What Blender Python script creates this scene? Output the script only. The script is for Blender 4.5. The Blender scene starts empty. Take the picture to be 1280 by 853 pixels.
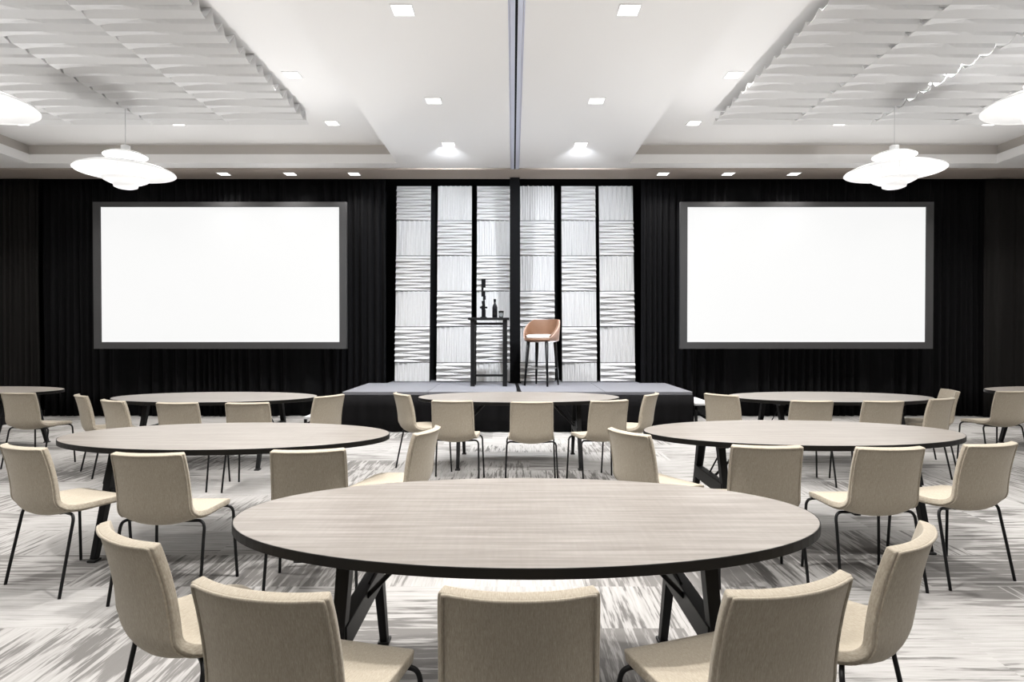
import bpy, bmesh, math, random
from mathutils import Vector, Matrix
random.seed(7)
sc = bpy.context.scene
COL = sc.collection
PI = math.pi
R = math.radians

# ------------------------------------------------------------------ materials
def new_mat(name):
    m = bpy.data.materials.new(name); m.use_nodes = True
    nt = m.node_tree
    return m, nt, nt.nodes['Principled BSDF']

def plain(name, col, rough=0.5, metal=0.0, spec=0.5):
    m, nt, b = new_mat(name)
    b.inputs['Base Color'].default_value = (*col, 1)
    b.inputs['Roughness'].default_value = rough
    b.inputs['Metallic'].default_value = metal
    b.inputs['Specular IOR Level'].default_value = spec
    return m

def emit(name, col, strength, base=.05):
    m, nt, b = new_mat(name)
    b.inputs['Base Color'].default_value = (base, base, base, 1)
    b.inputs['Emission Color'].default_value = (*col, 1)
    b.inputs['Emission Strength'].default_value = strength
    b.inputs['Roughness'].default_value = .6
    return m

def N(nt, t, **kw):
    n = nt.nodes.new(t)
    for k, v in kw.items(): setattr(n, k, v)
    return n

def ramp(nt, fac, stops):
    r = N(nt, 'ShaderNodeValToRGB')
    el = r.color_ramp.elements
    while len(el) < len(stops): el.new(.5)
    for e, (p, c) in zip(el, stops):
        e.position = p; e.color = (*c, 1) if len(c) == 3 else c
    nt.links.new(fac, r.inputs[0])
    return r.outputs[0]

def math_n(nt, op, a, b=None, c=None):
    n = N(nt, 'ShaderNodeMath', operation=op)
    for i, v in enumerate((a, b, c)):
        if v is None: continue
        if isinstance(v, (int, float)): n.inputs[i].default_value = v
        else: nt.links.new(v, n.inputs[i])
    return n.outputs[0]

def mix_col(nt, fac, a, b):
    n = N(nt, 'ShaderNodeMix', data_type='RGBA')
    for s, v in ((0, fac), (6, a), (7, b)):
        if isinstance(v, (int, float)): n.inputs[s].default_value = v
        elif isinstance(v, tuple): n.inputs[s].default_value = (*v, 1)
        else: nt.links.new(v, n.inputs[s])
    return n.outputs[2]

def noise(nt, vec, scale, detail=3, rough=.5):
    n = N(nt, 'ShaderNodeTexNoise')
    n.inputs['Scale'].default_value = scale
    n.inputs['Detail'].default_value = detail
    n.inputs['Roughness'].default_value = rough
    nt.links.new(vec, n.inputs['Vector'])
    return n.outputs['Fac']

def mapping(nt, vec, scale=(1, 1, 1), loc=(0, 0, 0)):
    n = N(nt, 'ShaderNodeMapping')
    n.inputs['Scale'].default_value = scale
    n.inputs['Location'].default_value = loc
    nt.links.new(vec, n.inputs['Vector'])
    return n.outputs[0]

def bump(nt, b, h, strength, dist):
    n = N(nt, 'ShaderNodeBump')
    n.inputs['Strength'].default_value = strength
    n.inputs['Distance'].default_value = dist
    nt.links.new(h, n.inputs['Height'])
    nt.links.new(n.outputs[0], b.inputs['Normal'])

def carpet_mat():
    m, nt, b = new_mat('streaked_carpet')
    L = nt.links
    obj = N(nt, 'ShaderNodeTexCoord').outputs['Object']
    sep = N(nt, 'ShaderNodeSeparateXYZ'); L.new(obj, sep.inputs[0])
    x, y = sep.outputs[0], sep.outputs[1]
    # carpet planks 0.25 x 1.0 m laid along X, half-bond by row
    row = math_n(nt, 'FLOOR', math_n(nt, 'DIVIDE', y, .5))
    shift = math_n(nt, 'MULTIPLY', row, .37)
    colm = math_n(nt, 'FLOOR', math_n(nt, 'ADD', x, shift))
    cmb = N(nt, 'ShaderNodeCombineXYZ'); L.new(colm, cmb.inputs[0]); L.new(row, cmb.inputs[1])
    wn = N(nt, 'ShaderNodeTexWhiteNoise', noise_dimensions='3D'); L.new(cmb.outputs[0], wn.inputs['Vector'])
    rnd, rcol = wn.outputs['Value'], wn.outputs['Color']
    sepc = N(nt, 'ShaderNodeSeparateXYZ'); L.new(rcol, sepc.inputs[0]); sep2 = sepc.outputs[1]
    # per plank offset of the pattern
    off = N(nt, 'ShaderNodeVectorMath', operation='MULTIPLY_ADD')
    L.new(rcol, off.inputs[0]); off.inputs[1].default_value = (9, 9, 9); L.new(obj, off.inputs[2])
    pv = off.outputs[0]
    sx = noise(nt, mapping(nt, pv, (2.1, 30, 1)), 1.0, 4, .62)       # dashes along X
    sy = noise(nt, mapping(nt, pv, (30, 2.2, 1)), 1.0, 4, .62)       # dashes along Y
    fx = noise(nt, mapping(nt, pv, (3.2, 62, 1)), 1.0, 3, .6)        # fine yarn streaks
    fy = noise(nt, mapping(nt, pv, (58, 3.2, 1)), 1.0, 3, .6)
    blot = noise(nt, mapping(nt, obj, (.62, .95, 1), (3.3, 1.9, 0)), 1.0, 2, .5)
    vert = math_n(nt, 'GREATER_THAN', rnd, .58)
    def pick(a, b_):
        n = N(nt, 'ShaderNodeMix', data_type='FLOAT')
        L.new(vert, n.inputs[0]); L.new(a, n.inputs[2]); L.new(b_, n.inputs[3]); return n.outputs[0]
    streak, yarn = pick(sx, sy), pick(fx, fy)
    zone = math_n(nt, 'ADD', math_n(nt, 'MULTIPLY', math_n(nt, 'SUBTRACT', blot, .5), .95), math_n(nt, 'MULTIPLY', math_n(nt, 'SUBTRACT', sep2, .5), .14))
    dk = math_n(nt, 'ADD', math_n(nt, 'ADD', streak, zone), math_n(nt, 'MULTIPLY', math_n(nt, 'SUBTRACT', yarn, .5), .30))
    light = ramp(nt, yarn, [(.30, (.385, .378, .368)), (.50, (.34, .332, .322)), (.70, (.255, .247, .238))])
    grey = ramp(nt, math_n(nt, 'ADD', streak, math_n(nt, 'MULTIPLY', zone, .8)), [(.47, (0, 0, 0)), (.60, (.42, .42, .42))])
    c0 = mix_col(nt, grey, light, (.22, .213, .206))
    dark = ramp(nt, dk, [(.54, (0, 0, 0)), (.625, (1, 1, 1))])
    fine = noise(nt, obj, 260, 2, .6)
    c = mix_col(nt, math_n(nt, 'MULTIPLY', dark, .88), c0, (.070, .066, .063))
    c2 = mix_col(nt, math_n(nt, 'MULTIPLY', fine, .22), c, (.27, .262, .254))
    tone = mix_col(nt, math_n(nt, 'MULTIPLY', sep2, .30), c2, (.27, .258, .247))
    L.new(tone, b.inputs['Base Color'])
    b.inputs['Roughness'].default_value = .95
    b.inputs['Specular IOR Level'].default_value = .1
    bump(nt, b, fine, .4, .004)
    return m

def wood_mat():
    m, nt, b = new_mat('grey_oak_laminate')
    obj = N(nt, 'ShaderNodeTexCoord').outputs['Object']
    g = noise(nt, mapping(nt, obj, (1.1, 22, 1)), 1.6, 5, .65)
    g2 = noise(nt, mapping(nt, obj, (7, 160, 1)), 1.0, 3, .6)
    cross = noise(nt, mapping(nt, obj, (60, 6, 1)), 1.0, 2, .5)
    f = math_n(nt, 'ADD', math_n(nt, 'MULTIPLY', g, .76), math_n(nt, 'MULTIPLY', g2, .14))
    f = math_n(nt, 'ADD', f, math_n(nt, 'MULTIPLY', cross, .10))
    c = ramp(nt, f, [(.32, (.150, .132, .116)), (.5, (.212, .192, .173)), (.66, (.285, .263, .241))])
    nt.links.new(c, b.inputs['Base Color'])
    b.inputs['Roughness'].default_value = .36
    b.inputs['Specular IOR Level'].default_value = .55
    bump(nt, b, g2, .08, .001)
    return m

def fabric_mat():
    m, nt, b = new_mat('beige_woven_fabric')
    obj = N(nt, 'ShaderNodeTexCoord').outputs['Object']
    a = noise(nt, mapping(nt, obj, (620, 110, 110)), 1.0, 2, .5)
    c_ = noise(nt, mapping(nt, obj, (500, 60, 40)), 1.0, 2, .5)
    w = math_n(nt, 'ADD', math_n(nt, 'MULTIPLY', a, .5), math_n(nt, 'MULTIPLY', c_, .5))
    c = ramp(nt, w, [(.30, (.280, .243, .190)), (.5, (.355, .314, .251)), (.70, (.445, .40, .326))])
    nt.links.new(c, b.inputs['Base Color'])
    b.inputs['Roughness'].default_value = .9
    b.inputs['Specular IOR Level'].default_value = .15
    b.inputs['Sheen Weight'].default_value = .12
    bump(nt, b, w, .25, .0015)
    return m

def curtain_mat(name, col):
    m, nt, b = new_mat(name)
    obj = N(nt, 'ShaderNodeTexCoord').outputs['Object']
    f = noise(nt, mapping(nt, obj, (8, 8, .4)), 1.0, 3, .6)
    c = ramp(nt, f, [(.3, tuple(.7 * k for k in col)), (.7, tuple(1.25 * k for k in col))])
    nt.links.new(c, b.inputs['Base Color'])
    b.inputs['Roughness'].default_value = .85
    b.inputs['Specular IOR Level'].default_value = .12
    return m

def paint_mat(name, col):
    m, nt, b = new_mat(name)
    obj = N(nt, 'ShaderNodeTexCoord').outputs['Object']
    f = noise(nt, obj, 90, 2, .5)
    b.inputs['Base Color'].default_value = (*col, 1)
    b.inputs['Roughness'].default_value = .8
    b.inputs['Specular IOR Level'].default_value = .2
    bump(nt, b, f, .05, .001)
    return m

def felt_mat():
    m, nt, b = new_mat('white_relief_felt')
    obj = N(nt, 'ShaderNodeTexCoord').outputs['Object']
    f = noise(nt, obj, 300, 2, .6)
    b.inputs['Base Color'].default_value = (.80, .80, .80, 1)
    b.inputs['Roughness'].default_value = .85
    b.inputs['Specular IOR Level'].default_value = .15
    bump(nt, b, f, .1, .001)
    tr = N(nt, 'ShaderNodeBsdfTranslucent'); tr.inputs[0].default_value = (.85, .85, .85, 1)
    mx = N(nt, 'ShaderNodeMixShader'); mx.inputs[0].default_value = .42
    out = nt.nodes['Material Output']
    nt.links.new(b.outputs[0], mx.inputs[1]); nt.links.new(tr.outputs[0], mx.inputs[2])
    nt.links.new(mx.outputs[0], out.inputs[0])
    return m

def leather_mat(name, col):
    m, nt, b = new_mat(name)
    obj = N(nt, 'ShaderNodeTexCoord').outputs['Object']
    f = noise(nt, obj, 120, 3, .6)
    c = ramp(nt, f, [(.3, tuple(.85 * k for k in col)), (.7, tuple(min(1, 1.1 * k) for k in col))])
    nt.links.new(c, b.inputs['Base Color'])
    b.inputs['Roughness'].default_value = .5
    bump(nt, b, f, .1, .001)
    return m

def glass_mat():
    m, nt, b = new_mat('clear_glass')
    b.inputs['Base Color'].default_value = (.9, .93, .95, 1)
    b.inputs['Roughness'].default_value = .03
    b.inputs['Transmission Weight'].default_value = 1
    b.inputs['IOR'].default_value = 1.45
    return m

M = dict(
    carpet=carpet_mat(), wood=wood_mat(), fabric=fabric_mat(),
    black=plain('black_powder_coat', (.005, .005, .0055), .5, spec=.25),
    band=plain('black_edge_band', (.006, .0055, .005), .5, spec=.2),
    matte=plain('matte_black', (.0035, .0035, .004), .8, spec=.08),
    rubber=plain('black_rubber', (.02, .02, .02), .8),
    paint=paint_mat('white_ceiling_paint', (.86, .855, .85)),
    taupe=paint_mat('shaded_taupe_ceiling', (.34, .295, .26)),  # brownish strip, with the dimness near the drapes put into its tone
    felt=felt_mat(),
    curtain=curtain_mat('black_velvet', (.0034, .0034, .004)),
    curtain_side=curtain_mat('charcoal_velvet', (.010, .0092, .0088)),
    skirt=curtain_mat('black_skirting', (.0045, .0042, .0047)),
    reveal=paint_mat('shaded_grey_reveal', (.52, .49, .46)),  # grey carries the shade inside the recess setback
    wallp=paint_mat('grey_wall_paint', (.40, .39, .375)),
    dark=paint_mat('black_wall_paint', (.006, .006, .007)),
    frame=plain('charcoal_screen_frame', (.045, .045, .047), .6),
    screen=emit('lit_projection_screen', (1.0, 1.0, .995), .90),
    shade=emit('white_lamp_shade', (1.0, 1.0, .99), .40, .75),
    lamp=emit('lit_downlight', (1, .985, .96), 5.0),
    white=plain('white_lacquer', (.82, .82, .82), .4),
    deck=paint_mat('grey_stage_deck', (.17, .172, .19)),
    tread=paint_mat('grey_step_tread', (.50, .50, .51)),
    alu=plain('blue_grey_anodised_rail', (.56, .58, .70), .5),
    leather=leather_mat('tan_leather', (.155, .080, .045)),
    leather_pale=leather_mat('pale_pink_leather', (.40, .265, .21)),
    cushion=leather_mat('cream_leather', (.80, .74, .70)),
    glass=glass_mat(),
    bottle=plain('black_bottle_glass', (.006, .006, .008), .12),
    steel=plain('brushed_steel', (.55, .55, .56), .3, 1),
)

# ------------------------------------------------------------------ mesh helpers
def link(name, me, mat, parent=None, smooth=False):
    o = bpy.data.objects.new(name, me); COL.objects.link(o)
    if mat: me.materials.append(mat)
    if smooth:
        for p in me.polygons: p.use_smooth = True
    if parent: o.parent = parent
    return o

class MB:
    def __init__(s): s.v = []; s.f = []
    def add(s, vs, fs):
        n = len(s.v); s.v += [tuple(v) for v in vs]; s.f += [tuple(i + n for i in f) for f in fs]
        return s
    def box(s, x0, x1, y0, y1, z0, z1):
        vs = [(x, y, z) for z in (z0, z1) for y in (y0, y1) for x in (x0, x1)]
        return s.add(vs, [(0, 2, 3, 1), (4, 5, 7, 6), (0, 1, 5, 4), (2, 6, 7, 3), (0, 4, 6, 2), (1, 3, 7, 5)])
    def hexa(s, bot, top):
        vs = list(bot) + list(top)
        return s.add(vs, [(3, 2, 1, 0), (4, 5, 6, 7), (0, 1, 5, 4), (1, 2, 6, 5), (2, 3, 7, 6), (3, 0, 4, 7)])
    def bar(s, a, b, w, h, w2=None, h2=None, side=(1, 0, 0)):
        """rectangular bar from a to b; w along `side`, h across"""
        a, b = Vector(a), Vector(b); d = (b - a).normalized()
        u = Vector(side); u = (u - d * u.dot(d)).normalized(); v = d.cross(u)
        w2 = w if w2 is None else w2; h2 = h if h2 is None else h2
        def ring(p, ww, hh): return [p - u * ww / 2 - v * hh / 2, p + u * ww / 2 - v * hh / 2, p + u * ww / 2 + v * hh / 2, p - u * ww / 2 + v * hh / 2]
        return s.hexa(ring(a, w, h), ring(b, w2, h2))
    def tube(s, path, r, n=8, r2=None):
        P = [Vector(p) for p in path]; rings = []; ref = None
        m = len(P)
        for i, p in enumerate(P):
            t = (P[min(i + 1, m - 1)] - P[max(i - 1, 0)]).normalized()
            if ref is None:
                ref = Vector((0, 0, 1)) if abs(t.z) < .9 else Vector((1, 0, 0))
            u = (ref - t * ref.dot(t)).normalized(); ref = u; v = t.cross(u)
            rr = r if r2 is None else r + (r2 - r) * i / (m - 1)
            rings.append([p + (u * math.cos(2 * PI * k / n) + v * math.sin(2 * PI * k / n)) * rr for k in range(n)])
        vs = [q for ring in rings for q in ring]; fs = []
        for i in range(m - 1):
            for k in range(n):
                k2 = (k + 1) % n
                fs.append((i * n + k, i * n + k2, (i + 1) * n + k2, (i + 1) * n + k))
        fs.append(tuple(range(n - 1, -1, -1))); fs.append(tuple((m - 1) * n + k for k in range(n)))
        return s.add(vs, fs)
    def loop_tube(s, path, r, n=6):
        P = [Vector(p) for p in path]; m = len(P); vs = []; fs = []
        for i, p in enumerate(P):
            t = (P[(i + 1) % m] - P[i - 1]).normalized()
            ref = Vector((.31, .77, .55))
            u = (ref - t * ref.dot(t)).normalized(); v = t.cross(u)
            vs += [p + (u * math.cos(2 * PI * k / n) + v * math.sin(2 * PI * k / n)) * r for k in range(n)]
        for i in range(m):
            j = (i + 1) % m
            for k in range(n):
                k2 = (k + 1) % n
                fs.append((i * n + k, i * n + k2, j * n + k2, j * n + k))
        return s.add(vs, fs)
    def lathe(s, prof, n=32, c=(0, 0), caps=True):
        vs = []; fs = []; m = len(prof)
        for (r, z) in prof:
            vs += [(c[0] + r * math.cos(2 * PI * k / n), c[1] + r * math.sin(2 * PI * k / n), z) for k in range(n)]
        for i in range(m - 1):
            for k in range(n):
                k2 = (k + 1) % n
                fs.append((i * n + k, i * n + k2, (i + 1) * n + k2, (i + 1) * n + k))
        if caps:
            fs.append(tuple(range(n - 1, -1, -1))); fs.append(tuple((m - 1) * n + k for k in range(n)))
        return s.add(vs, fs)
    def mesh(s, name):
        me = bpy.data.meshes.new(name); me.from_pydata(s.v, [], s.f)
        bm = bmesh.new(); bm.from_mesh(me); bmesh.ops.recalc_face_normals(bm, faces=bm.faces); bm.to_mesh(me); bm.free()
        me.update(); return me
    def build(s, name, mat, parent=None, smooth=False, bevel=0, segs=2):
        o = link(name, s.mesh(name), mat, parent, smooth)
        if bevel:
            b = o.modifiers.new('bevel', 'BEVEL'); b.width = bevel; b.segments = segs; b.limit_method = 'ANGLE'; b.angle_limit = R(40)
        return o

def bake(o, smooth=None):
    """apply the modifiers of o into its mesh"""
    dg = bpy.context.evaluated_depsgraph_get()
    me = bpy.data.meshes.new_from_object(o.evaluated_get(dg))
    o.modifiers.clear(); o.data = me
    if smooth is not None:
        for p in me.polygons: p.use_smooth = smooth

def tag(o, label, cat, group=None, kind=None):
    o['label'] = label; o['category'] = cat
    if group: o['group'] = group
    if kind: o['kind'] = kind
    return o

def thing(name, label, cat, loc=(0, 0, 0), rz=0, group=None):
    o = bpy.data.objects.new(name, None); COL.objects.link(o)
    o.empty_display_size = .1
    o.location = loc; o.rotation_euler = (0, 0, rz)
    return tag(o, label, cat, group)

def structure(o): o['kind'] = 'structure'; return o

def dup(root, loc, rz, label):
    r = root.copy(); COL.objects.link(r); r.location = loc; r.rotation_euler = (0, 0, rz); r['label'] = label
    for ch in list(root.children):
        c = ch.copy(); COL.objects.link(c); c.parent = r
        for g in list(ch.children):
            d = g.copy(); COL.objects.link(d); d.parent = c
    return r

# ------------------------------------------------------------------ room shell
ZS = 4.18      # soffit
ZC = 4.486     # recess ceiling
XW = 9.8
YF, YB = -3.0, 11.7
CX0, CX1 = 1.855, 7.72
CY0, CY1 = -1.5, 9.80
structure(MB().box(-XW, XW, YF, YB, -.06, 0).build('floor', M['carpet']))
c = MB()
LIP = .145
rv = MB()
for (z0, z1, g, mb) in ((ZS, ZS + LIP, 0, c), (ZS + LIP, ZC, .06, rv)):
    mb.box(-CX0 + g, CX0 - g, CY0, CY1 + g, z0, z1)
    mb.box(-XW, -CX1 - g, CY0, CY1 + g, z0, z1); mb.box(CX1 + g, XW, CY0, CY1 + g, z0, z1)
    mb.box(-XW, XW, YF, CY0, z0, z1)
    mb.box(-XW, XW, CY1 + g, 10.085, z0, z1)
c.box(-XW, XW, YF, 10.085, ZC, ZC + .06)
structure(c.build('ceiling', M['paint']))
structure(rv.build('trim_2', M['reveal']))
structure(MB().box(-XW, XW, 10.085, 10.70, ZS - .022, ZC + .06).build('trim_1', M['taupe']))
structure(MB().box(-XW, XW, 10.70, YB, 4.75, 4.81).build('ceiling_niche', M['dark']))
structure(MB().box(-XW, XW, YB, YB + .1, 0, 4.81).build('wall_back', M['dark']))
structure(MB().box(-XW - .1, -XW, YF, YB, 0, 4.6).build('wall_left', M['wallp']))
structure(MB().box(XW, XW + .1, YF, YB, 0, 4.6).build('wall_right', M['wallp']))
structure(MB().box(-XW, XW, YF - .1, YF, 0, 4.6).build('wall_front', M['wallp']))

# ------------------------------------------------------------------ partition track and post
t = thing('partition_track', 'blue grey metal track running down the middle of the ceiling', 'ceiling track', (0.03, 0, ZS))
for sx in (-1, 1):
    MB().box(sx * .034 - .023, sx * .034 + .023, YF + .1, 10.08, -.020, -.001).build('rail', M['alu'], t, bevel=.002)
    MB().box(sx * .066 - .005, sx * .066 + .005, YF + .1, 10.08, -.010, -.001).build('flange', M['alu'], t)
MB().box(-.015, .015, YF + .1, 10.08, -.010, -.001).build('slot', M['matte'], t)
o = MB().box(-.085, .085, -.05, .05, 0, 3.555).box(-.11, .11, -.035, .035, 0, .02).build('partition_post', M['matte'], bevel=.004)
o.location = (.03, 10.64, .601)
tag(o, 'slim black post rising from stage to ceiling track between the relief panels', 'post')

# ------------------------------------------------------------------ curtains
def curtain(x0, x1, y, z0, z1, mat, label, period, amp, seed, group='black drapes along the back wall'):
    rnd = random.Random(seed)
    n = int((x1 - x0) / .018); ph = 0; pts = []
    for i in range(n + 1):
        x = x0 + (x1 - x0) * i / n
        ph += (2 * PI * .018 / period) * (1 + .55 * math.sin(x * 2.3 + seed) + .3 * math.sin(x * 5.7))
        yy = amp * (math.sin(ph) + .35 * math.sin(2.3 * ph + 1.1)) + .25 * amp * math.sin(x * 1.7 + seed)
        pts.append((x, yy))
    zs = [z0, z0 + .5, z0 + 1.3, z0 + 2.4, z1 - .3, z1]
    vs = []; fs = []
    for j, z in enumerate(zs):
        u = j / (len(zs) - 1)
        k = 1.15 - .55 * u
        for i, (x, yy) in enumerate(pts):
            vs.append((x, yy * k + .012 * math.sin(x * 9 + z * 1.3), z))
    w = len(pts)
    for j in range(len(zs) - 1):
        for i in range(w - 1):
            fs.append((j * w + i, j * w + i + 1, (j + 1) * w + i + 1, (j + 1) * w + i))
    o = MB().add(vs, fs).build('curtain', mat, smooth=True)
    s = o.modifiers.new('solid', 'SOLIDIFY'); s.thickness = .006
    o.location = (0, y, 0)
    return tag(o, label, 'curtain', group)
curtain(-8.3, -2.24, 10.80, .012, ZS - .025, M['curtain'], 'black velvet drape hanging behind the left projection screen', .17, .045, 1)
curtain(2.26, 8.28, 10.80, .012, ZS - .025, M['curtain'], 'black velvet drape hanging behind the right projection screen', .17, .045, 2)
curtain(-9.75, -8.2, 10.62, .012, ZS - .055, M['curtain_side'], 'charcoal pleated drape at far left, behind the leftmost table', .15, .05, 3)
curtain(8.18, 9.75, 10.62, .012, ZS - .055, M['curtain_side'], 'charcoal pleated drape at far right, behind the rightmost table', .15, .05, 4)

# ------------------------------------------------------------------ projection screens
def screen(xc, label):
    t = thing('projection_screen', label, 'projection screen', (xc, 10.50, 2.455), 0, 'projection screens on the black drapes')
    W, H = 4.33, 2.51; bw, bt, bb = .125, .085, .115
    x0, x1, z0, z1 = -W / 2, W / 2, -H / 2, H / 2
    f = MB()
    f.box(x0, x0 + bw, -.03, .03, z0, z1); f.box(x1 - bw, x1, -.03, .03, z0, z1)
    f.box(x0 + bw, x1 - bw, -.03, .03, z1 - bt, z1); f.box(x0 + bw, x1 - bw, -.03, .03, z0, z0 + bb)
    f.build('screen_frame', M['frame'], t)
    MB().box(x0 + bw, x1 - bw, -.006, .006, z0 + bb, z1 - bt).build('screen_surface', M['screen'], t)
    for sx in (-1, 1):   # mounting arms that carry the frame from the ceiling behind the drape line
        MB().box(sx * 1.5 - .02, sx * 1.5 + .02, .03, .06, z0 + .1, z1 - .05).build('back_rail', M['matte'], t)
    return t
screen(-5.01, 'wide white lit projection screen with dark frame, left of the stage')
screen(5.02, 'wide white lit projection screen with dark frame, right of the stage')

# ------------------------------------------------------------------ stage
SX0, SX1, SY0, SY1, SZ = -2.52, 2.65, 9.02, 10.66, .60
t = thing('stage', 'low grey-topped stage with black skirt in front of relief panels', 'stage', (0, 0, 0))
seams = [SX0, -1.265, .06, 1.36, SX1]
for a, b in zip(seams, seams[1:]):
    MB().box(a + .004, b - .004, SY0, SY1, SZ - .05, SZ).build('deck_panel', M['deck'], t, bevel=.004)
MB().box(-2.19, 2.21, SY1 + .006, 11.35, SZ - .05, SZ).build('deck_panel', M['deck'], t, bevel=.004)
def skirt(p0, p1, seed):
    (x0, y0), (x1, y1) = p0, p1
    L_ = math.hypot(x1 - x0, y1 - y0); n = int(L_ / .02); nx, ny = (y1 - y0) / L_, -(x1 - x0) / L_
    vs = []; fs = []
    for j, z in enumerate((.012, .2, .38, SZ - .052)):
        for i in range(n + 1):
            u = i / n; d = .012 + (.013 * math.sin(u * L_ * 26 + seed) + .012 * math.sin(u * L_ * 9.5)) * (1 - .2 * j)
            vs.append((x0 + (x1 - x0) * u + nx * d, y0 + (y1 - y0) * u + ny * d, z))
    w = n + 1
    for j in range(3):
        for i in range(n): fs.append((j * w + i, j * w + i + 1, (j + 1) * w + i + 1, (j + 1) * w + i))
    o = MB().add(vs, fs).build('skirt', M['skirt'], t, smooth=True)
    s = o.modifiers.new('solid', 'SOLIDIFY'); s.thickness = .004
skirt((SX0, SY0), (SX1, SY0), 1); skirt((SX1, SY0), (SX1, 10.6), 2); skirt((SX0, 10.6), (SX0, SY0), 3)
for x in (-2.4, 0, 2.5):
    for y in (9.2, 10.5): MB().box(x - .025, x + .025, y - .025, y + .025, 0, SZ - .05).build('support_leg', M['matte'], t)
tp = MB().add([(.03, 10.55, 0), (.085, 10.55, 0), (.125, 9.03, 0), (.07, 9.03, 0), (.03, 10.55, .004), (.085, 10.55, .004), (.125, 9.03, .004), (.07, 9.03, .004)],
              [(3, 2, 1, 0), (4, 5, 6, 7), (0, 1, 5, 4), (1, 2, 6, 5), (2, 3, 7, 6), (3, 0, 4, 7)]).build('cable_tape', M['matte'])
tp.location = (0, 0, SZ)
tag(tp, 'black strip of cable tape running across the stage deck', 'tape')

def steps(x0, sgn, label):
    t = thing('stage_steps', label, 'steps', (x0, 9.66, 0), 0, 'steps at the stage ends')
    for k, z in enumerate((.41, .205)):
        a, b = sgn * (.03 + k * .27), sgn * (.03 + k * .27 + .29)
        MB().box(min(a, b), max(a, b), -.46, .46, z - .035, z).build('tread', M['tread'], t, bevel=.004)
    for sy in (-.44, .44):
        s_ = MB()
        s_.bar((sgn * .05, sy, .37), (sgn * .60, sy, .02), .03, .09, side=(0, 1, 0))
        s_.bar((sgn * .06, sy, 0), (sgn * .06, sy, .38), .03, .04, side=(0, 1, 0))
        s_.bar((sgn * .56, sy, 0), (sgn * .56, sy, .18), .03, .04, side=(0, 1, 0))
        s_.build('stringer', M['black'], t)
steps(SX1 + .05, 1, 'grey two-tread steps at the right end of stage')
steps(SX0 - .05, -1, 'grey two-tread steps at the left end of stage')

# ------------------------------------------------------------------ relief panels on the stage
def relief_tile(w, h, horiz, amp, n, seed):
    """folded tile in the local XZ plane, relief towards -Y; ridges taper alternately to either side"""
    rnd = random.Random(seed)
    S, T = (h, w) if horiz else (w, h)     # S: across ridges, T: along ridges
    prof0 = []; prof1 = []
    for i in range(n):
        s0 = S * i / n; st = S / n
        e = .9 + .2 * rnd.random()
        a0 = amp * e * (1 if i % 2 == 0 else .06); a1 = amp * e * (.06 if i % 2 == 0 else 1)
        ap = .14
        prof0 += [(s0, 0), (s0 + ap * st, a0)]; prof1 += [(s0, 0), (s0 + ap * st, a1)]
    prof0.append((S, 0)); prof1.append((S, 0))
    vs = []; fs = []; m = len(prof0); K = 5
    for k in range(K):
        u = k / (K - 1)
        for (s, a), (_, b) in zip(prof0, prof1):
            d = a + (b - a) * u; tt = T * u
            if horiz: vs.append((tt - w / 2, -d, s))
            else: vs.append((s - w / 2, -d, tt))
    for k in range(K - 1):
        for i in range(m - 1): fs.append((k * m + i, k * m + i + 1, (k + 1) * m + i + 1, (k + 1) * m + i))
    # backing board
    mb = MB().add(vs, fs); mb.box(-w / 2, w / 2, .002, .016, 0, h)
    return mb
PXC = [-1.797, -1.053, -.344, .435, 1.183, 1.863]
order = ['leftmost', 'second from left', 'third from left', 'fourth from left', 'fifth from left', 'rightmost']
lean = math.atan2(.26, 3.58)
for ci, xc in enumerate(PXC):
    t = thing('relief_panel', '%s of the six tall white relief panels standing on the stage' % order[ci], 'wall panel', (xc, 10.86, SZ + .011), 0, 'tall relief panels on the stage')
    t.rotation_euler = (-lean, 0, 0)
    TW = .615; HS = .641
    fr = MB(); fr.box(-TW / 2 - .012, TW / 2 + .012, .03, .07, 0, 3.57)
    for x in (-.2, .2): fr.box(x - .02, x + .02, .07, .10, 0, 3.57)
    fr.build('backing_frame', M['matte'], t)
    z = 0.0
    for r in range(6):
        hh = .331 if r == 0 else HS - .012
        horiz = ((5 - r) + ci) % 2 == 0
        o = relief_tile(TW, hh, horiz, .055 if horiz else .030, (12 if r else 6) if horiz else 14, ci * 10 + r).build('relief_tile', M['felt'], t)
        o.location = (0, .012, z)
        z += .341 if r == 0 else HS

# ------------------------------------------------------------------ bar table, ornaments, stool on the stage
TBX, TBY = -.395, 10.12
t = thing('bar_table', 'tall narrow black bar table standing on the stage', 'bar table', (TBX, TBY, SZ))
MB().box(-.335, .335, -.20, .20, 1.085, 1.12).build('tabletop', M['black'], t, bevel=.004)
for sx in (-1, 1):
    for sy in (-1, 1):
        MB().bar((sx * .262, sy * .155, 0), (sx * .262, sy * .155, 1.085), .070, .05).build('leg', M['black'], t, bevel=.003)
    MB().box(sx * .262 - .02, sx * .262 + .02, -.13, .13, .15, .185).build('side_rail', M['black'], t)
for sy in (-1, 1): MB().box(-.23, .23, sy * .155 - .012, sy * .155 + .012, 1.005, 1.04).build('apron', M['black'], t)
MB().box(-.23, .23, -.016, .016, .15, .185).build('stretcher', M['black'], t)
TZ = SZ + 1.1205
t = thing('abstract_sculpture', 'tall black zigzag sculpture at the left on the bar table', 'sculpture', (-.485, 10.10, TZ))
MB().lathe([(.055, 0), (.055, .012), (.03, .02)], 20).build('base', M['matte'], t)
b = MB()
b.box(-.032, .032, -.022, .022, .02, .14)
b.box(-.038, .026, -.022, .022, .14, .20); b.box(-.062, .062, -.014, .014, .155, .185)
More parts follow.
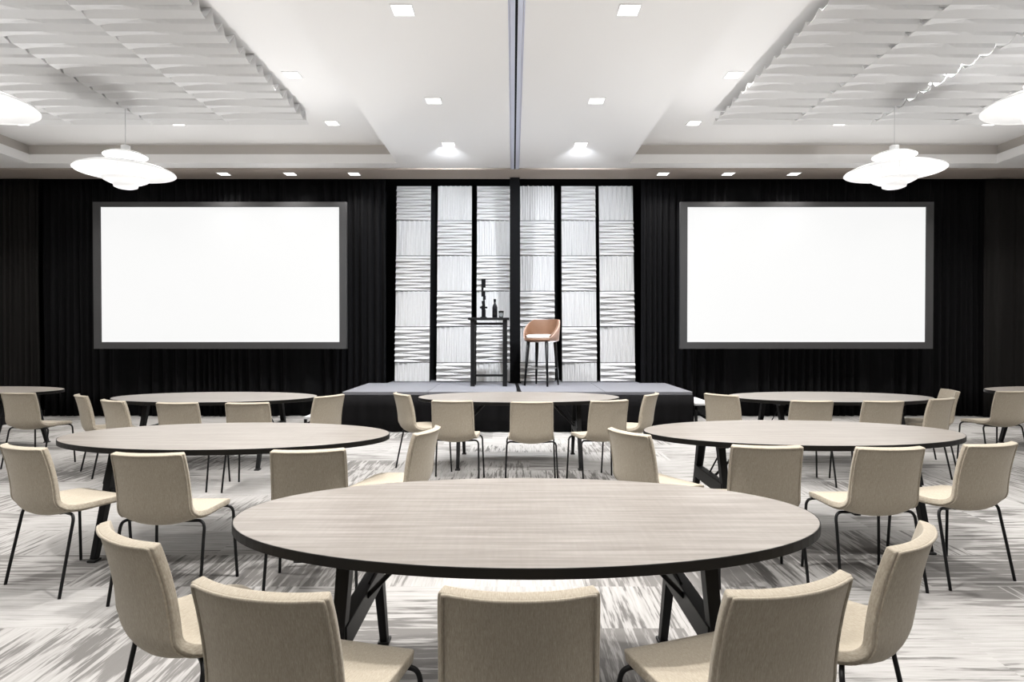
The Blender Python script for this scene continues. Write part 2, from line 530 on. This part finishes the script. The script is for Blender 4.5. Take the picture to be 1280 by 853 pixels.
b.hexa([(-.02, -.02, .20), (.026, -.02, .20), (.026, .02, .20), (-.02, .02, .20)], [(-.034, -.02, .27), (.018, -.02, .30), (.018, .02, .30), (-.034, .02, .27)])
b.hexa([(-.012, -.018, .29), (.034, -.018, .30), (.034, .018, .30), (-.012, .018, .29)], [(-.008, -.018, .35), (.034, -.018, .36), (.034, .018, .36), (-.008, .018, .35)])
b.box(-.036, .026, -.02, .02, .35, .44)
b.hexa([(-.036, -.018, .44), (-.004, -.018, .44), (-.004, .018, .44), (-.036, .018, .44)], [(-.036, -.018, .50), (.0, -.018, .50), (.0, .018, .50), (-.036, .018, .50)])
b.box(-.036, .032, -.02, .02, .50, .64)
b.build('zigzag_body', M['matte'], t, bevel=.002)
t = thing('bottle', 'dark bottle between the sculpture and the glass on bar table', 'bottle', (-.300, 10.08, TZ))
MB().lathe([(.038, 0), (.042, .006), (.042, .17), (.034, .205), (.019, .23), (.017, .27)], 24).build('body', M['bottle'], t, smooth=True)
MB().lathe([(.0195, .266), (.0195, .305), (.016, .308)], 20).build('cap', M['matte'], t)
t = thing('tumbler', 'small clear glass on a dark coaster at right on bar table', 'glass', (-.195, 10.08, TZ))
MB().lathe([(.032, .004), (.040, .06), (.044, .112), (.041, .112), (.037, .06), (.029, .012)], 24).build('bowl', M['glass'], t, smooth=True)
MB().lathe([(.03, .0), (.03, .0035)], 24).build('coaster', M['matte'], t)

t = thing('bar_stool', 'tan leather bar stool with wraparound back and black legs on stage', 'bar stool', (.475, 10.14, SZ + .004), R(180 - 28))
# local +Y is the front of the stool
def shell(r0, zlo, zhi_f, mat, name, out):
    n = 40; vs = []; fs = []
    for i in range(n + 1):
        a = R(-128 + 256 * i / n)             # 0 = straight back
        u = abs(a) / R(128)
        top = zhi_f(u)
        for (r, z) in ((r0, zlo), (r0 + .012, (zlo + top) / 2), (r0 + .022, top)):
            vs.append((math.sin(a) * (r), -math.cos(a) * (r) * .94, z))
    for i in range(n):
        for j in range(2): fs.append((i * 3 + j, (i + 1) * 3 + j, (i + 1) * 3 + j + 1, i * 3 + j + 1))
    o = MB().add(vs, fs).build(name, mat, t, smooth=True)
    s = o.modifiers.new('solid', 'SOLIDIFY'); s.thickness = .022; s.offset = 1 if out else -1
    b_ = o.modifiers.new('bev', 'BEVEL'); b_.width = .006; b_.segments = 2; b_.limit_method = 'ANGLE'
    return o
topf = lambda u: 1.095 - .30 * max(0, u - .42) ** 1.2 * 1.9
shell(.262, .80, topf, M['leather'], 'backrest', False)
shell(.266, .74, lambda u: topf(u) - .006, M['leather_pale'], 'outer_shell', True)
s_ = MB(); s_.lathe([(.20, .715), (.268, .73), (.275, .755), (.268, .775)], 40).build('seat_base', M['leather'], t, smooth=True)
o = MB().lathe([(.255, .775), (.262, .79), (.255, .825), (.22, .838), (.1, .845)], 40).build('seat_cushion', M['cushion'], t, smooth=True)
for sx in (-1, 1):
    for sy in (-1, 1):
        MB().tube([(sx * .165, sy * .165, .725), (sx * .205, sy * .215, 0)], .030, 10, .015).build('leg', M['black'], t, smooth=True)
ft = MB()
cs = [(-.187, -.195), (.187, -.195), (.187, .195), (-.187, .195)]
for i in range(4):
    a, b_ = cs[i], cs[(i + 1) % 4]; ft.bar((*a, .285), (*b_, .285), .012, .02, side=(0, 0, 1))
ft.build('footrest', M['steel'], t)

# ------------------------------------------------------------------ ceiling relief panels (folded felt, one run per column)
def ceiling_run(x0, w, y0, y1, flip):
    vs0 = []; vs1 = []
    U = .47; n = int(round((y1 - y0) / U)); rnd = random.Random(5)
    for k in range(n):
        b = y1 - (k + 1) * U
        # (offset in unit, fold height at the left edge, at the right edge)
        for (o_, zl, zr) in ((0, .0, .0), (.125, .0, .155), (.17, .055, .035), (.235, .0, .0), (.335, .0, .125), (.385, .050, .03)):
            j = .88 + .24 * rnd.random()
            vs0.append((b + o_, zl * j)); vs1.append((b + o_, zr * j))
    vs0.sort(); vs1.sort()
    vs0.append((y1, 0)); vs1.append((y1, 0))
    vs = []; fs = []; m = len(vs0); K = 9
    for k in range(K):
        u = k / (K - 1)
        for (yy, a), (_, b) in zip(vs0, vs1):
            vs.append((w * u, yy, a + (b - a) * u))
    for k in range(K - 1):
        for i in range(m - 1): fs.append((k * m + i, k * m + i + 1, (k + 1) * m + i + 1, (k + 1) * m + i))
    o = MB().add(vs, fs).build('ceiling_relief_panel', M['felt'])
    s = o.modifiers.new('solid', 'SOLIDIFY'); s.thickness = .008; s.offset = 0
    o.location = (x0, 0, 4.325)
    return o
cn = ['nearest the ceiling track', 'second from the ceiling track', 'third from the ceiling track', 'farthest from the ceiling track']
PY0, PY1 = 8.42 - .47 * 13, 8.42
for k in range(4):
    o = ceiling_run(-2.80 - 1.07 * (k + 1) - (.02 if k > 1 else 0), 1.068, PY0, PY1, False)
    tag(o, 'white folded felt panel run in the left ceiling recess, %s' % cn[k], 'ceiling panel', 'folded felt panels in the ceiling recesses')
    o = ceiling_run(2.74 + 1.07 * k + (.02 if k > 1 else 0), 1.068, PY0, PY1, False)
    tag(o, 'white folded felt panel run in the right ceiling recess, %s' % cn[k], 'ceiling panel', 'folded felt panels in the ceiling recesses')

# ------------------------------------------------------------------ downlights
def area_light(x, y, z, p, size=.16, col=(1, .975, .945), spread=115):
    l = bpy.data.lights.new('downward_lamp', 'AREA'); l.shape = 'SQUARE'; l.size = size; l.energy = p; l.color = col; l.spread = R(spread)
    o = bpy.data.objects.new('downward_lamp', l); COL.objects.link(o); o.location = (x, y, z)
    return o
dl_proto = None
def downlight(x, y, z, label, power, group, col=(1, .965, .92)):
    global dl_proto
    if dl_proto is None:
        t = thing('downlight', label, 'ceiling light', (x, y, z), 0, group)
        f = MB()
        s = .095; w = .012
        f.box(-s, s, -s, -s + w, -.006, 0); f.box(-s, s, s - w, s, -.006, 0); f.box(-s, -s + w, -s + w, s - w, -.006, 0); f.box(s - w, s, -s + w, s - w, -.006, 0)
        f.build('trim_ring', M['white'], t)
        MB().box(-s + w, s - w, -s + w, s - w, -.003, 0).build('diffuser', M['lamp'], t)
        dl_proto = t
    else:
        t = dup(dl_proto, (x, y, z), 0, label); t['group'] = group
    area_light(x, y, z - .012, power, col=col)
P0 = 27
g = 'square recessed downlights in the ceiling'
for y, w in ((5.18, 'nearest the camera'), (7.18, 'middle of three'), (8.81, 'nearest the stage')):
    cc = (.93, .96, 1) if y > 8 else (1, .98, .96)
    pw = P0 * (1.7 if y > 8 else 1.0)
    downlight(-.94 + .012, y, ZS - .0005, 'square downlight left of the ceiling track, %s' % w, pw, g, cc)
    downlight(.94 + .035, y, ZS - .0005, 'square downlight right of the ceiling track, %s' % w, pw, g, cc)
side = {-1: 'left', 1: 'right'}
for s, xs in ((-1, (2.68, 3.76, 4.88)), (1, (2.53, 3.63, 4.74))):
    for x, w in zip(xs, ('nearest the relief panels', 'middle of three', 'farthest from the relief panels')):
        downlight(s * x, 10.36, ZS - .0225, 'small downlight in the taupe strip above the %s screen, %s' % (side[s], w), P0 * .45, g)
for s, xs in ((-1, (2.60, 4.84, 7.09)), (1, (2.60, 4.72, 6.88))):
    for x, w in zip(xs, ('nearest the ceiling track', 'middle of three', 'farthest from the ceiling track')):
        downlight(s * x, 8.83, ZC - .0005, 'square downlight behind the felt panels in the %s recess, %s' % (side[s], w), P0 * 1.5, g)
    downlight(s * 2.58, 7.19, ZC - .0005, 'bright downlight beside the inner edge of the %s felt panels' % side[s], P0 * .9, g)
# lamps of the same rows outside the frame, plus added ones without fixtures
for s in (-1, 1):
    for y in (3.3,): area_light(s * .95, y, ZS - .012, P0 * 2.2)
    area_light(s * .95, .7, ZS - .012, P0 * .8); area_light(s * 3.0, .5, 4.2, P0 * .8); area_light(s * 6.0, 1.2, 4.2, P0 * .8)  # added near the camera to light the chair backs
    for y in (5.5, 3.8): area_light(s * 2.50, y, ZC - .012, P0 * (1 if y > 5 else 1.6))
    for x in (4.9, 6.9):
        for y in (2.6, 4.8): area_light(s * x, y, 4.2, P0 * 1.4)  # added lamps hung just below the felt
    for y in (3.2, 6.0, 8.8): area_light(s * 8.75, y, ZS - .012, P0)  # added lamps under the outer ceiling strips
# unseen uplighters added near the floor to brighten the ceiling
def unseen_uplight(loc, target, energy, angle=75, col=(1, .985, .97)):
    l = bpy.data.lights.new('unseen_uplighter', 'SPOT'); l.energy = energy; l.spot_size = R(angle); l.spot_blend = 1; l.color = col; l.shadow_soft_size = .3
    o = bpy.data.objects.new('unseen_uplighter', l); COL.objects.link(o); o.location = loc
    o.rotation_euler = (Vector(target) - Vector(loc)).to_track_quat('-Z', 'Y').to_euler()
UP = 900
for x in (-7.5, -4.5, -1.5, 1.5, 4.5, 7.5): unseen_uplight((x, -2.6, .5), (x * .9, 3.0, 4.4), UP * .42, 58)  # added row behind the camera
# more unseen uplighters, added by the drapes and stage for the ceiling
for x in (-8.0, -6.6, -3.4, 3.4, 6.6, 8.0): unseen_uplight((x, 10.25, .12), (x * 1.02, 5.2, 4.4), UP * (1.15 if abs(x) > 5 else .85), 66)
for x in (-6.1, -3.6, 3.6, 6.1): unseen_uplight((x, 10.25, .12), (x, 8.5, 4.4), UP * .22, 52)
for x in (-1.42, .83): unseen_uplight((x, 10.55, .66), (x * .6, 6.0, 4.18), UP * .32, 84, (.86, .92, 1))
l = bpy.data.lights.new('hidden_recess_lamp', 'POINT'); l.energy = 90; l.shadow_soft_size = .05
o = bpy.data.objects.new('recess_lamp', l); COL.objects.link(o); o.location = (4.90, 6.9, 4.465)

# ------------------------------------------------------------------ pendant lamps
pend = None
def pendant(x, y, label):
    global pend
    zt = ZC - .03
    if pend is None:
        t = thing('pendant_lamp', label, 'pendant lamp', (x, y, 3.525), 0, 'white tiered pendant lamps')
        def ring(name, prof, th=.006):
            o = MB().lathe(prof, 56, caps=False).build(name, M['shade'], t, smooth=True)
            s = o.modifiers.new('solid', 'SOLIDIFY'); s.thickness = th
            return o
        ring('main_shade', [(.575, .0), (.56, .018), (.46, .062), (.34, .098), (.22, .125), (.135, .150)])
        ring('upper_shade', [(.255, .205), (.25, .215), (.19, .245), (.12, .262), (.05, .268)])
        ring('inner_dome', [(.135, .150), (.13, .08), (.14, .03), (.17, -.01)])
        ring('lower_dish', [(.265, -.085), (.25, -.11), (.20, -.135), (.135, -.148)])
        o = MB().lathe([(.14, -.135), (.142, -.16), (.135, -.19), (.10, -.205), (.02, -.208)], 48, caps=True).build('bottom_cup', M['shade'], t, smooth=True)
        MB().lathe([(.052, .262), (.055, .27), (.055, .335), (.045, .342)], 24).build('stem', M['white'], t, smooth=True)
        st = MB()
        for k in range(3):
            a = k * 2 * PI / 3 + .4
            st.tube([(math.cos(a) * .12, math.sin(a) * .12, -.14), (math.cos(a) * .15, math.sin(a) * .15, .15), (math.cos(a) * .11, math.sin(a) * .11, .255)], .006, 6)
        st.build('struts', M['white'], t)
        MB().tube([(0, 0, .34), (0, 0, zt - 3.525)], .004, 6).build('cord', M['steel'], t)
        MB().lathe([(.05, zt - 3.525), (.05, zt - 3.525 + .03)], 20).build('ceiling_canopy', M['white'], t)
        pend = t
    else:
        t = dup(pend, (x, y, 3.525), 0, label)
    l = bpy.data.lights.new('pendant_bulb', 'POINT'); l.energy = 40; l.shadow_soft_size = .08; l.color = (1, .98, .96)
    o = bpy.data.objects.new('pendant_bulb', l); COL.objects.link(o); o.location = (x, y, 3.70)
pendant(-4.96, 7.86, 'whole tiered white pendant lamp hanging before the left screen')
pendant(4.88, 7.86, 'whole tiered white pendant lamp hanging before the right screen')
pendant(-4.95, 5.51, 'tiered white pendant lamp cut off by the left edge of the photo')
pendant(4.90, 5.51, 'tiered white pendant lamp cut off by the right edge of the photo')

# ------------------------------------------------------------------ tables
TA, TB_, TH = 1.14, .585, .74
tproto = None
def make_table(label):
    t = thing('oval_table', label, 'table', (0, 0, 0), 0, 'oval meeting tables')
    n = 96
    def ell(a, b, z): return [(a * math.cos(2 * PI * k / n), b * math.sin(2 * PI * k / n), z) for k in range(n)]
    def loft(loops, cap0=True, cap1=True):
        vs = [p for l_ in loops for p in l_]; fs = []
        for i in range(len(loops) - 1):
            for k in range(n):
                k2 = (k + 1) % n; fs.append((i * n + k, i * n + k2, (i + 1) * n + k2, (i + 1) * n + k))
        if cap0: fs.append(tuple(range(n - 1, -1, -1)))
        if cap1: fs.append(tuple((len(loops) - 1) * n + k for k in range(n)))
        return MB().add(vs, fs)
    e = .004
    loft([ell(TA - e, TB_ - e, TH - .034), ell(TA - e, TB_ - e, TH - .0015), ell(TA - e - .0015, TB_ - e - .0015, TH)]).build('tabletop', M['wood'], t)
    lo = [ell(TA - e, TB_ - e, TH - .036), ell(TA, TB_, TH - .034), ell(TA, TB_, TH - .003), ell(TA - .0015, TB_ - .0015, TH - .0005), ell(TA - e, TB_ - e, TH - .0005)]
    loft(lo + [lo[0]], False, False).build('edge_band', M['band'], t)
    zt = TH - .036
    for sx in (-1, 1):
        X = sx * .655
        MB().box(X - .03, X + .03, -.30, .30, zt - .035, zt).build('top_rail', M['black'], t, bevel=.003)
        for sy in (-1, 1):
            lg = MB().bar((X, sy * .435, .012), (X, sy * .215, zt - .030), .034, .046, .05, .062).build('leg', M['black'], t, bevel=.003)
            MB().box(X - .026, X + .026, sy * .437 - .034, sy * .437 + .034, 0, .014).build('foot_cap', M['rubber'], lg, bevel=.003)
        MB().bar((X, -.315, .385), (X, .315, .385), .055, .09).build('crossbeam', M['black'], t, bevel=.004)
        st = MB().tube([(X - sx * .02, .0, .40), (X - sx * .17, .0, .555)], .010, 8).tube([(X - sx * .15, 0, .535), (X - sx * .30, 0, zt - .01)], .017, 10)
        st.build('folding_stay', M['black'], t)
        MB().tube([(X - sx * .012, .06, .42), (X - sx * .16, .06, zt)], .006, 6).build('brace_rod', M['black'], t)
    MB().box(-.65, .65, -.035, .035, zt - .03, zt).build('centre_rail', M['black'], t, bevel=.003)
    return t
TABLES = [
    (.05, 2.43, 'large oval grey-wood table nearest the camera, its whole top visible'),
    (-2.02, 4.33, 'oval grey-wood table in the middle row, left of the aisle'),
    (2.10, 4.47, 'oval grey-wood table in the middle row, right of the aisle'),
    (.065, 6.95, 'oval pale-topped table just in front of the stage'),
    (-3.38, 6.95, 'oval table in the back row, under the left screen'),
    (3.60, 6.97, 'oval table in the back row, under the right screen'),
    (-6.90, 7.75, 'oval table at the left edge before the charcoal drape'),
    (7.19, 7.75, 'oval table at the right edge before the charcoal drape'),
]
for i, (x, y, lab) in enumerate(TABLES):
    if i == 0:
        tproto = make_table(lab); tproto.location = (x, y, 0)
    else: dup(tproto, (x, y, 0), 0, lab)

# ------------------------------------------------------------------ chairs
def lerp_tab(tab, s):
    for (a, b) in zip(tab, tab[1:]):
        if s <= b[0]:
            u = (s - a[0]) / (b[0] - a[0]) if b[0] > a[0] else 0
            return [p + (q - p) * u for p, q in zip(a[1:], b[1:])]
    return list(tab[-1][1:])
def catmull(pts, per):
    out = []
    P = [pts[0]] + pts + [pts[-1]]
    for i in range(1, len(P) - 2):
        p0, p1, p2, p3 = P[i - 1:i + 3]
        for k in range(per):
            u = k / per
            out.append(tuple(.5 * (2 * b + (c_ - a) * u + (2 * a - 5 * b + 4 * c_ - d) * u * u + (3 * b - a - 3 * c_ + d) * u ** 3) for a, b, c_, d in zip(p0, p1, p2, p3)))
    out.append(tuple(pts[-1])); return out
# centre line: y, z, half width, forward curl, edge lift
PROFILE = [(.248, .424, .160, .0, .000), (.230, .443, .196, .0, .002), (.17, .455, .212, .0, .004), (.06, .452, .219, .0, .013), (-.05, .441, .219, .0, .026),
           (-.13, .434, .212, .008, .044), (-.185, .452, .205, .024, .048), (-.215, .500, .201, .038, .026), (-.229, .57, .198, .048, .006), (-.241, .65, .197, .050, .0),
           (-.256, .73, .196, .048, .0), (-.274, .80, .194, .046, .0), (-.282, .828, .191, .045, .0)]
def chair_shell():
    prof = catmull(PROFILE, 3); NT = 14
    vs = []; fs = []; m = NT + 1
    for (y, z, hw, k, lift) in prof:
        for j in range(m):
            t_ = -1 + 2 * j / NT
            tt = math.copysign(abs(t_) ** .92, t_)
            vs.append((hw * tt, y + k * t_ * t_, z + lift * t_ * t_))
    for i in range(len(prof) - 1):
        for j in range(NT): fs.append((i * m + j, i * m + j + 1, (i + 1) * m + j + 1, (i + 1) * m + j))
    return vs, fs, prof
def make_chair(label):
    t = thing('shell_chair', label, 'chair', (0, 0, 0), 0, 'beige shell chairs around the tables')
    vs, fs, prof = chair_shell()
    me = bpy.data.meshes.new('shell'); me.from_pydata(vs, [], fs)
    bm = bmesh.new(); bm.from_mesh(me)
    bm.normal_update()
    # orient normals to the sitting side
    f0 = min(bm.faces, key=lambda f: (f.calc_center_median() - Vector((0, .1, .45))).length)
    if f0.normal.z < 0: bmesh.ops.reverse_faces(bm, faces=bm.faces)
    bm.to_mesh(me)
    bm.normal_update()
    NRM = {v.index: v.normal.copy() for v in bm.verts}; POS = {v.index: v.co.copy() for v in bm.verts}
    bm.free()
    o = link('seat_shell', me, M['fabric'], t, True)
    s = o.modifiers.new('solid', 'SOLIDIFY'); s.thickness = .034; s.offset = 0; s.use_even_offset = True
    b = o.modifiers.new('bevel', 'BEVEL'); b.width = .011; b.segments = 3; b.limit_method = 'ANGLE'; b.angle_limit = R(50)
    bake(o, True)
    # piping: one bead around the rear / under face, a second seam just inside the rim
    m = 15; rows = len(prof)
    def P(i, j): return POS[i * m + j] - NRM[i * m + j] * .0180
    def side_pt(i, j0, j1): return P(i, j0).lerp(P(i, j1), .52)
    last = rows - 1
    path = []
    for j in range(1, m - 1): path.append(P(last, j).lerp(P(last - 1, j), .62))
    for i in range(last - 1, 1, -1): path.append(side_pt(i, m - 1, m - 2))
    for j in range(m - 2, 0, -1): path.append(P(2, j))
    for i in range(2, last): path.append(side_pt(i, 0, 1))
    dd = path
    MB().loop_tube(dd, .005, 8).build('piping', M['fabric'], t, smooth=True)
    def leg(pts):
        MB().tube(catmull(pts, 4), .0085, 10).build('leg', M['black'], t, smooth=True)
    for sx in (-1, 1):
        leg([(sx * .06, -.07, .420), (sx * .15, -.095, .428), (sx * .206, -.112, .432), (sx * .231, -.122, .408), (sx * .235, -.137, .34), (sx * .242, -.175, .16), (sx * .247, -.208, 0)])
        leg([(sx * .06, .10, .429), (sx * .15, .165, .434), (sx * .206, .188, .430), (sx * .230, .196, .405), (sx * .234, .199, .34), (sx * .241, .206, .16), (sx * .247, .213, 0)])
    MB().box(-.08, .08, -.10, .14, .414, .426).build('seat_mount', M['black'], t, bevel=.003)
    return t
CK = .961
BACK = .242      # distance from origin to the corners of the back's top edge
CH = [ # top-edge centre x, y (metres), yaw (deg, + turns right), label
 (-1.255*CK, 1.985*CK, 37, 'beige shell chair at the front table, leftmost, turned right'),
 (-.648*CK, 1.559*CK, 15, 'beige shell chair at the front table, left of the middle one, turned slightly right'),
 (.015*CK, 1.547*CK, 0, 'beige shell chair at the front table, in the middle, seen squarely from behind'),
 (.7235*CK, 1.589*CK, -20, 'beige shell chair at the front table, right of the middle one, turned slightly left'),
 (1.285*CK, 1.97*CK, -44, 'beige shell chair at the front table, rightmost, turned left'),
 (-2.835*CK, 3.536*CK, 23, 'beige shell chair at the left middle-row table, at its left, cut by the photo edge'),
 (-1.99*CK, 3.33*CK, 2, 'beige shell chair at the left middle-row table, second from left'),
 (-1.148*CK, 3.427*CK, -9, 'beige shell chair at the left middle-row table, just behind the front table'),
 (-.585*CK, 4.15*CK, -75, 'beige shell chair at the right tip of the left middle-row table'),
 (.77*CK, 4.07*CK, 59, 'beige shell chair at the left tip of the right middle-row table'),
 (1.475*CK, 3.55*CK, 4, 'beige shell chair at the right middle-row table, second from left'),
 (2.16*CK, 3.50*CK, -3, 'beige shell chair at the right middle-row table, third from left'),
 (2.83*CK, 3.62*CK, -16, 'beige shell chair at the right middle-row table, rightmost'),
 (-1.21*CK, 6.65*CK, 57, 'beige shell chair at the table before the stage, leftmost, seen side-on'),
 (-.594*CK, 5.97*CK, 4, 'beige shell chair at the table before the stage, second from left'),
 (.18*CK, 5.87*CK, 0, 'beige shell chair at the table before the stage, middle of five'),
 (.945*CK, 5.99*CK, -17, 'beige shell chair at the table before the stage, second from right'),
 (1.50*CK, 6.63*CK, -60, 'beige shell chair at the table before the stage, rightmost, seen side-on'),
 (-4.41, 6.25, 44, 'beige shell chair at the table under the left screen, leftmost'),
 (-3.77, 5.76, 30, 'beige shell chair at the table under the left screen, second from left'),
 (-3.06, 5.57, 3, 'beige shell chair at the table under the left screen, middle of five'),
 (-2.41, 5.55, -4, 'beige shell chair at the table under the left screen, second from right'),
 (-1.86, 6.20, -60, 'beige shell chair at the table under the left screen, rightmost beside the stage'),
 (2.147, 6.31, 50, 'beige shell chair at the table under the right screen, leftmost beside the stage'),
 (2.80, 5.73, 3, 'beige shell chair at the table under the right screen, second from left'),
 (3.46, 5.71, -3, 'beige shell chair at the table under the right screen, third from left'),
 (4.17, 5.94, -27, 'beige shell chair at the table under the right screen, at its right, nearer one'),
 (4.86, 6.80, -77, 'beige shell chair at the right tip of the table under the right screen, half hidden'),
 (-5.26, 6.5, 6, 'beige shell chair at the table on the left edge of the photo'),
 (5.46, 6.68, -5, 'beige shell chair at the table on the right edge of the photo'),
]
cp = None
for (x, y, a, lab) in CH:
    th = R(a); loc = (x + BACK * math.sin(th), y + BACK * math.cos(th), 0)
    if cp is None:
        cp = make_chair(lab); cp.location = loc; cp.rotation_euler = (0, 0, -th)
    else: dup(cp, loc, -th, lab)

# ------------------------------------------------------------------ accent spots of the stage, aimed from the ceiling lights nearest it
def spot(loc, target, energy, angle, col):
    l = bpy.data.lights.new('stage_spot', 'SPOT'); l.energy = energy; l.spot_size = R(angle); l.spot_blend = .8; l.color = col; l.shadow_soft_size = .06
    o = bpy.data.objects.new('stage_spot', l); COL.objects.link(o); o.location = loc
    o.rotation_euler = (Vector(target) - Vector(loc)).to_track_quat('-Z', 'Y').to_euler()
for x in (-.94, .97):
    spot((x, 8.81, ZS - .03), (x * 1.2, 10.9, 2.5), 390, 112, (.90, .94, 1.0))

# ------------------------------------------------------------------ world, camera, view
w = bpy.data.worlds.new('world'); sc.world = w; w.use_nodes = True
w.node_tree.nodes['Background'].inputs[0].default_value = (.9, .95, 1, 1)
w.node_tree.nodes['Background'].inputs[1].default_value = .15
F = 765
cam = bpy.data.cameras.new('camera'); cam.lens = F / 1280 * 36; cam.sensor_width = 36; cam.clip_start = .05
co = bpy.data.objects.new('camera', cam); COL.objects.link(co)
co.location = (0, 0, 1.45); co.rotation_euler = (R(90) - math.atan(8.5 / F), 0, 0)
cam.shift_x = -.001
sc.camera = co
vs_ = sc.view_settings
vs_.view_transform = 'Standard'; vs_.look = 'None'; vs_.gamma = 1; vs_.exposure = 0; vs_.use_curve_mapping = False
sc.cycles.use_denoising = True
sc.cycles.max_bounces = 8; sc.cycles.diffuse_bounces = 5; sc.cycles.caustics_reflective = False; sc.cycles.caustics_refractive = False
sc.cycles.sample_clamp_indirect = 4
